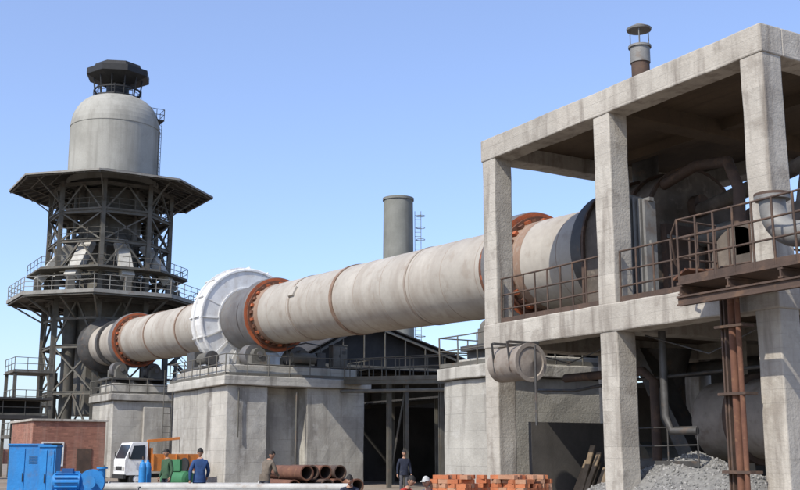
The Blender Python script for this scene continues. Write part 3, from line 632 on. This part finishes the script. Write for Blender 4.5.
for i in range(5):
    for s in (-1,1): m.box((-1.9+i*.6,s*.93-.03,.82),(-1.84+i*.6,s*.93+.03,1.65),0)
for x in (1.3,-1.2):
    for s in (-1,1): m.lathe((x,s*.58,.42),(0,s,0),[(0,.001),(0,.38),(.04,.42),(.22,.42),(.26,.38),(.26,.24),(.2,.22),(.2,.001)],28,2); m.lathe((x,s*.58,.42),(0,s,0),[(.205,.2),(.24,.1),(.24,.001)],18,1)
m.cyl((.4,-.3,1.9),(.4,-.3,2.35),.07,n=10,m=0); m.beam((.4,-.3,2.3),(-1.2,-.1,2.45),.12,.14,0); m.cyl((-1.2,-.1,2.4),(-1.2,-.1,1.7),.012,n=6,m=2)
m.obj('tipper_truck',[ORP,WHITEP,RUB,GLASS,LPIPE],loc=P2(157,56),rz=R(-88),bevel=.015)
m=MB(); m.lathe((-.6,0,.75),(1,0,0),[(-.1,.001),(-.06,.2),(0,.3),(1.2,.3),(1.26,.2),(1.3,.001)],24,0); m.box((-.3,-.2,1.03),(.35,.2,1.45),0); m.lathe((.45,.0,1.25),(0,1,0),[(-.1,.001),(-.1,.25),(-.04,.25),(-.04,.001)],20,1)
for xx in (-.45,.45): m.box((xx-.05,-.25,.0),(xx+.05,.25,.5),0)
m.obj('air_compressor',[GREENP,BLACK],loc=P2(178,40),rz=R(20))
for i,(px,f,mt) in enumerate(((143,36,BLUE),(148,36.4,BLUE))):
    m=MB(); m.lathe((0,0,0),(0,0,1),[(0,.001),(0,.12),(1.2,.12),(1.32,.09),(1.38,.04),(1.45,.04),(1.45,.001)],20,0); m.cyl((0,0,1.45),(0,0,1.55),.03,n=8,m=1); m.obj('gas_cylinder',[mt,RUSTD],loc=P2(px,f))
# ------------------------------------------------------------ people
SKIN=mat('skin',(.36,.20,.13),(.33,.18,.12),5,.6,bump=0); HAIR=mat('hair',(.02,.017,.015),None,5,.7); SHOE=mat('shoe',(.03,.027,.025),None,5,.6); EYE=mat('eye_white',(.6,.6,.6),None,5,.3,bump=0); LIP=mat('lip',(.3,.12,.1),None,5,.6)
def skin_eval(verts,edges,rad,root,sub=1):
    me=bpy.data.meshes.new('t'); me.from_pydata([tuple(v) for v in verts],edges,[]); ob=bpy.data.objects.new('t',me); S.collection.objects.link(ob)
    sk=ob.modifiers.new('s','SKIN'); sk.use_smooth_shade=True
    for i,d in enumerate(me.skin_vertices[0].data):
        d.radius=rad[i] if isinstance(rad[i],tuple) else (rad[i],rad[i]); d.use_root=(i==root)
    ss=ob.modifiers.new('d','SUBSURF'); ss.levels=sub
    dg=bpy.context.evaluated_depsgraph_get(); ev=ob.evaluated_get(dg); em=ev.to_mesh()
    V=[v.co.copy() for v in em.vertices]; F=[list(p.vertices) for p in em.polygons]; ev.to_mesh_clear()
    bpy.data.objects.remove(ob); bpy.data.meshes.remove(me); return V,F
def person(name,loc,yaw,pose,shirt,trou,cap=None):
    J=dict(pel=(0,0,.95),sp=(0,-.01,1.13),ch=(0,0,1.32),nb=(0,.01,1.46),nk=(0,-.01,1.55),hd=(0,-.03,1.65),
      sL=(.17,0,1.41),eL=(.24,.03,1.14),wL=(.26,-.07,.90),sR=(-.17,0,1.41),eR=(-.24,.03,1.14),wR=(-.26,-.07,.90),
      hL=(.1,0,.9),kL=(.11,-.03,.5),aL=(.11,.03,.09),tL=(.13,-.15,.045),hR=(-.1,0,.9),kR=(-.11,-.03,.5),aR=(-.11,.03,.09),tR=(-.13,-.15,.045))
    if pose=='walk': J.update(kL=(.11,-.2,.52),aL=(.11,-.25,.11),tL=(.12,-.43,.08),kR=(-.11,.02,.5),aR=(-.11,.3,.14),tR=(-.12,.16,.05),eL=(.25,.14,1.16),wL=(.25,.12,.92),eR=(-.24,-.08,1.16),wR=(-.2,-.26,1.0))
    if pose=='work': J.update(sp=(0,-.05,1.12),ch=(0,-.12,1.29),nb=(0,-.18,1.42),nk=(0,-.22,1.5),hd=(0,-.27,1.59),sL=(.17,-.15,1.37),sR=(-.17,-.15,1.37),eL=(.25,-.22,1.12),wL=(.15,-.43,1.05),eR=(-.25,-.2,1.12),wR=(-.12,-.44,1.0))
    if pose=='crouch': J.update(pel=(0,.12,.36),sp=(0,.08,.54),ch=(0,-.02,.72),nb=(0,-.08,.84),nk=(0,-.13,.92),hd=(0,-.18,1.01),sL=(.17,-.05,.80),sR=(-.17,-.05,.80),eL=(.24,-.3,.62),wL=(.12,-.48,.5),eR=(-.24,-.3,.62),wR=(-.1,-.48,.46),
        hL=(.1,.1,.33),kL=(.17,-.3,.5),aL=(.13,-.02,.09),tL=(.16,-.2,.045),hR=(-.1,.1,.33),kR=(-.17,-.3,.5),aR=(-.13,-.02,.09),tR=(-.16,-.2,.045))
    J={k:Vector(v) for k,v in J.items()}
    names=['pel','sp','ch','nb','nk','sL','eL','wL','sR','eR','wR','hL','kL','aL','tL','hR','kR','aR','tR']
    rad=dict(pel=(.15,.115),sp=(.145,.105),ch=(.165,.12),nb=(.09,.08),nk=(.055,.055),sL=.075,eL=.052,wL=.036,sR=.075,eR=.052,wR=.036,hL=.098,kL=.07,aL=.05,tL=.04,hR=.098,kR=.07,aR=.05,tR=.04)
    E=[('pel','sp'),('sp','ch'),('ch','nb'),('nb','nk'),('ch','sL'),('sL','eL'),('eL','wL'),('ch','sR'),('sR','eR'),('eR','wR'),('pel','hL'),('hL','kL'),('kL','aL'),('aL','tL'),('pel','hR'),('hR','kR'),('kR','aR'),('aR','tR')]
    V,F=skin_eval([J[k] for k in names],[(names.index(a),names.index(b)) for a,b in E],[rad[k] for k in names],0,2)
    def mi(c):
        best=9;bi=0
        for a,b in E:
            A=J[a];B=J[b];t=max(0,min(1,(c-A).dot(B-A)/(B-A).length_squared)); d=(c-(A+(B-A)*t)).length
            if d<best: best=d; bi=(a,b,t)
        a,b,t=bi
        if a=='nb': return 2 if t>.35 else 0
        if a in('aL','aR'): return 3
        if a in('pel','hL','hR','kL','kR') and not(a=='pel' and b=='sp' and t>.15): return 1
        return 0
    M_=MB(); M_.v+=[tuple(v) for v in V]
    for f in F:
        c=sum((V[i] for i in f),Vector())/len(f); M_.f.append(f); M_.m.append(mi(c)); M_.s.append(True)
    for s,w,el in ((1,'wL','eL'),(-1,'wR','eR')):
        d=(J[w]-J[el]).normalized(); x=Vector((s,0,0)); n_=d.cross(x).normalized(); lat=n_.cross(d).normalized()
        if lat.x*s<0: lat=-lat
        fw=n_ if n_.y<0 else -n_
        p=J[w]; vs=[p-d*.01,p+d*.045,p+d*.085]; ed=[(0,1),(1,2)]; rd=[.026,(.034,.020),(.036,.016)]
        for k in range(4):
            b=p+d*.09+fw*(.027-.018*k); L=(.072,.08,.075,.058)[k]; i0=len(vs)
            vs+=[b,b+d*L*.5-lat*.012,b+d*L*.85-lat*.035]; rd+=[.0095,.0085,.0075]; ed+=[(2,i0),(i0,i0+1),(i0+1,i0+2)]
        i0=len(vs); b=p+d*.03+fw*.03; vs+=[b,b+d*.03+fw*.022,b+d*.055+fw*.026]; rd+=[.012,.0105,.009]; ed+=[(1,i0),(i0,i0+1),(i0+1,i0+2)]
        hv,hf=skin_eval(vs,ed,rd,1,1); M_.add(hv,hf,2,True)
    up=(J['hd']-J['nk']).normalized(); up=(up+Vector((0,0,1))).normalized(); fy=Vector((0,-1,0)); sx=fy.cross(up).normalized(); fy=up.cross(sx).normalized(); H=Matrix((sx,-fy,up)).transposed(); c=J['hd']+up*.02
    seg,rg=20,16; vs=[];fs=[]
    for i in range(rg+1):
        ph=math.pi*i/rg
        for k in range(seg):
            t=2*math.pi*k/seg; x=.076*math.sin(ph)*math.cos(t);y=.095*math.sin(ph)*math.sin(t);z=.118*math.cos(ph)
            if z<-.02: q=1-.28*((-.02-z)/.098); x*=q; y=y*q-.012*((-.02-z)/.098)
            if y<0 and abs(z-.012)<.022 and .015<abs(x)<.05: y+=.007
            vs.append(c+H@Vector((x,y,z)))
    for i in range(rg):
        for k in range(seg): fs.append((i*seg+k,(i+1)*seg+k,(i+1)*seg+(k+1)%seg,i*seg+(k+1)%seg))
    M_.add(vs,fs,2,True)
    M_.cyl(c+H@Vector((0,-.09,.022)),c+H@Vector((0,-.108,-.022)),.006,.015,n=8,m=2); M_.ball(c+H@Vector((0,-.085,-.058)),(.024,.008,.006),5,M=H)
    for s in (-1,1):
        M_.ball(c+H@Vector((s*.077,.008,-.002)),(.010,.02,.032),2,M=H); M_.ball(c+H@Vector((s*.03,-.082,.012)),(.012,.007,.007),6,M=H); M_.ball(c+H@Vector((s*.03,-.089,.012)),(.005,.003,.005),4,M=H)
        M_.obox(c+H@Vector((s*.03,-.088,.03)),(.03,.008,.006),H,4)
    vs=[];fs=[]
    for i in range(9):
        ph=R(96)*i/8
        for k in range(seg):
            t=2*math.pi*k/seg; x=.083*math.sin(ph)*math.cos(t);y=.103*math.sin(ph)*math.sin(t)+.004;z=.124*math.cos(ph)+.004
            if z<.045 and y<-.02: z=.045+(z-.045)*.15
            vs.append(c+H@Vector((x,y,z)))
    for i in range(8):
        for k in range(seg): fs.append((i*seg+k,(i+1)*seg+k,(i+1)*seg+(k+1)%seg,i*seg+(k+1)%seg))
    M_.add(vs,fs,7 if cap else 4,True)
    if cap: M_.obox(c+H@Vector((0,-.125,.05)),(.12,.07,.008),H,7)
    if pose!='crouch':
        n=20; ring=[]
        for zz,q in ((-.08,1.08),(.02,1.03),(.12,.98)):
            for k in range(n): t=2*math.pi*k/n; ring.append(J['pel']+Vector((.168*q*math.cos(t),.130*q*math.sin(t),zz)))
        M_.add(ring,[(i*n+k,i*n+(k+1)%n,(i+1)*n+(k+1)%n,(i+1)*n+k) for i in range(2) for k in range(n)],0,True)
    M_.obj(name,[shirt,trou,SKIN,SHOE,HAIR,LIP,EYE,cap or HAIR],loc=loc,rz=yaw)
CL=lambda n,c: mat(n,c,tuple(x*.7 for x in c),6,.9,bump=.3,bsc=12)
blueJ=CL('blue_jacket',(.03,.07,.18)); brownJ=CL('brown_jacket',(.16,.13,.10)); navy=CL('navy_cloth',(.025,.03,.05)); greenJ=CL('green_jacket',(.05,.10,.055)); redJ=CL('red_jacket',(.36,.04,.03)); greyJ=CL('grey_jacket',(.10,.10,.11)); whiteC=CL('white_cloth',(.50,.50,.48))
person('worker',P2(200,30),R(250),'walk',blueJ,navy)
person('worker',P2(265,32),R(200),'work',brownJ,greyJ)
person('worker',P2(167,35),R(20),'stand',greenJ,navy)
person('worker',P2(404,41),R(70),'stand',navy,greyJ)
person('worker',P2(430,24),R(30),'crouch',blueJ,navy,whiteC)
person('worker',P2(404,25),R(120),'crouch',redJ,navy)
person('worker',P2(350,26),R(60),'crouch',navy,greyJ)
# ------------------------------------------------------------ world, sun, camera
el=R(45)
ts=Vector((.33*math.cos(el),-.944*math.cos(el),math.sin(el))).normalized()
w=bpy.data.worlds.new("World"); S.world=w; w.use_nodes=True; nt=w.node_tree
sk=nt.nodes.new('ShaderNodeTexSky'); sk.sky_type='NISHITA'; sk.sun_disc=False; sk.sun_elevation=el; sk.sun_rotation=math.atan2(ts.x,ts.y); sk.air_density=1.0; sk.dust_density=1.2; sk.ozone_density=2.2
v1=nt.nodes.new('ShaderNodeVectorMath'); v1.operation='MULTIPLY'; v1.inputs[1].default_value=(1.3,1.4,1.6)
v2=nt.nodes.new('ShaderNodeVectorMath'); v2.operation='ADD'; v2.inputs[1].default_value=(1.0,1.1,1.7)
bg=nt.nodes['Background']; bg.inputs['Strength'].default_value=.122
nt.links.new(sk.outputs[0],v1.inputs[0]); nt.links.new(v1.outputs[0],v2.inputs[0]); nt.links.new(v2.outputs[0],bg.inputs['Color'])
L=bpy.data.lights.new('sun','SUN'); L.energy=5.0; L.angle=R(.5); L.color=(1,.95,.85); lo=bpy.data.objects.new('sun',L); S.collection.objects.link(lo); lo.rotation_euler=ts.to_track_quat('Z','Y').to_euler(); lo.location=(0,-20,40)
cd=bpy.data.cameras.new('camera'); cd.lens=48.6; cd.sensor_width=36; cd.clip_end=6000; co=bpy.data.objects.new('camera',cd); S.collection.objects.link(co)
co.location=(0,0,1.6); co.rotation_euler=(R(101),0,YAW); S.camera=co
S.view_settings.view_transform='Standard'; S.view_settings.look='None'; S.view_settings.exposure=0
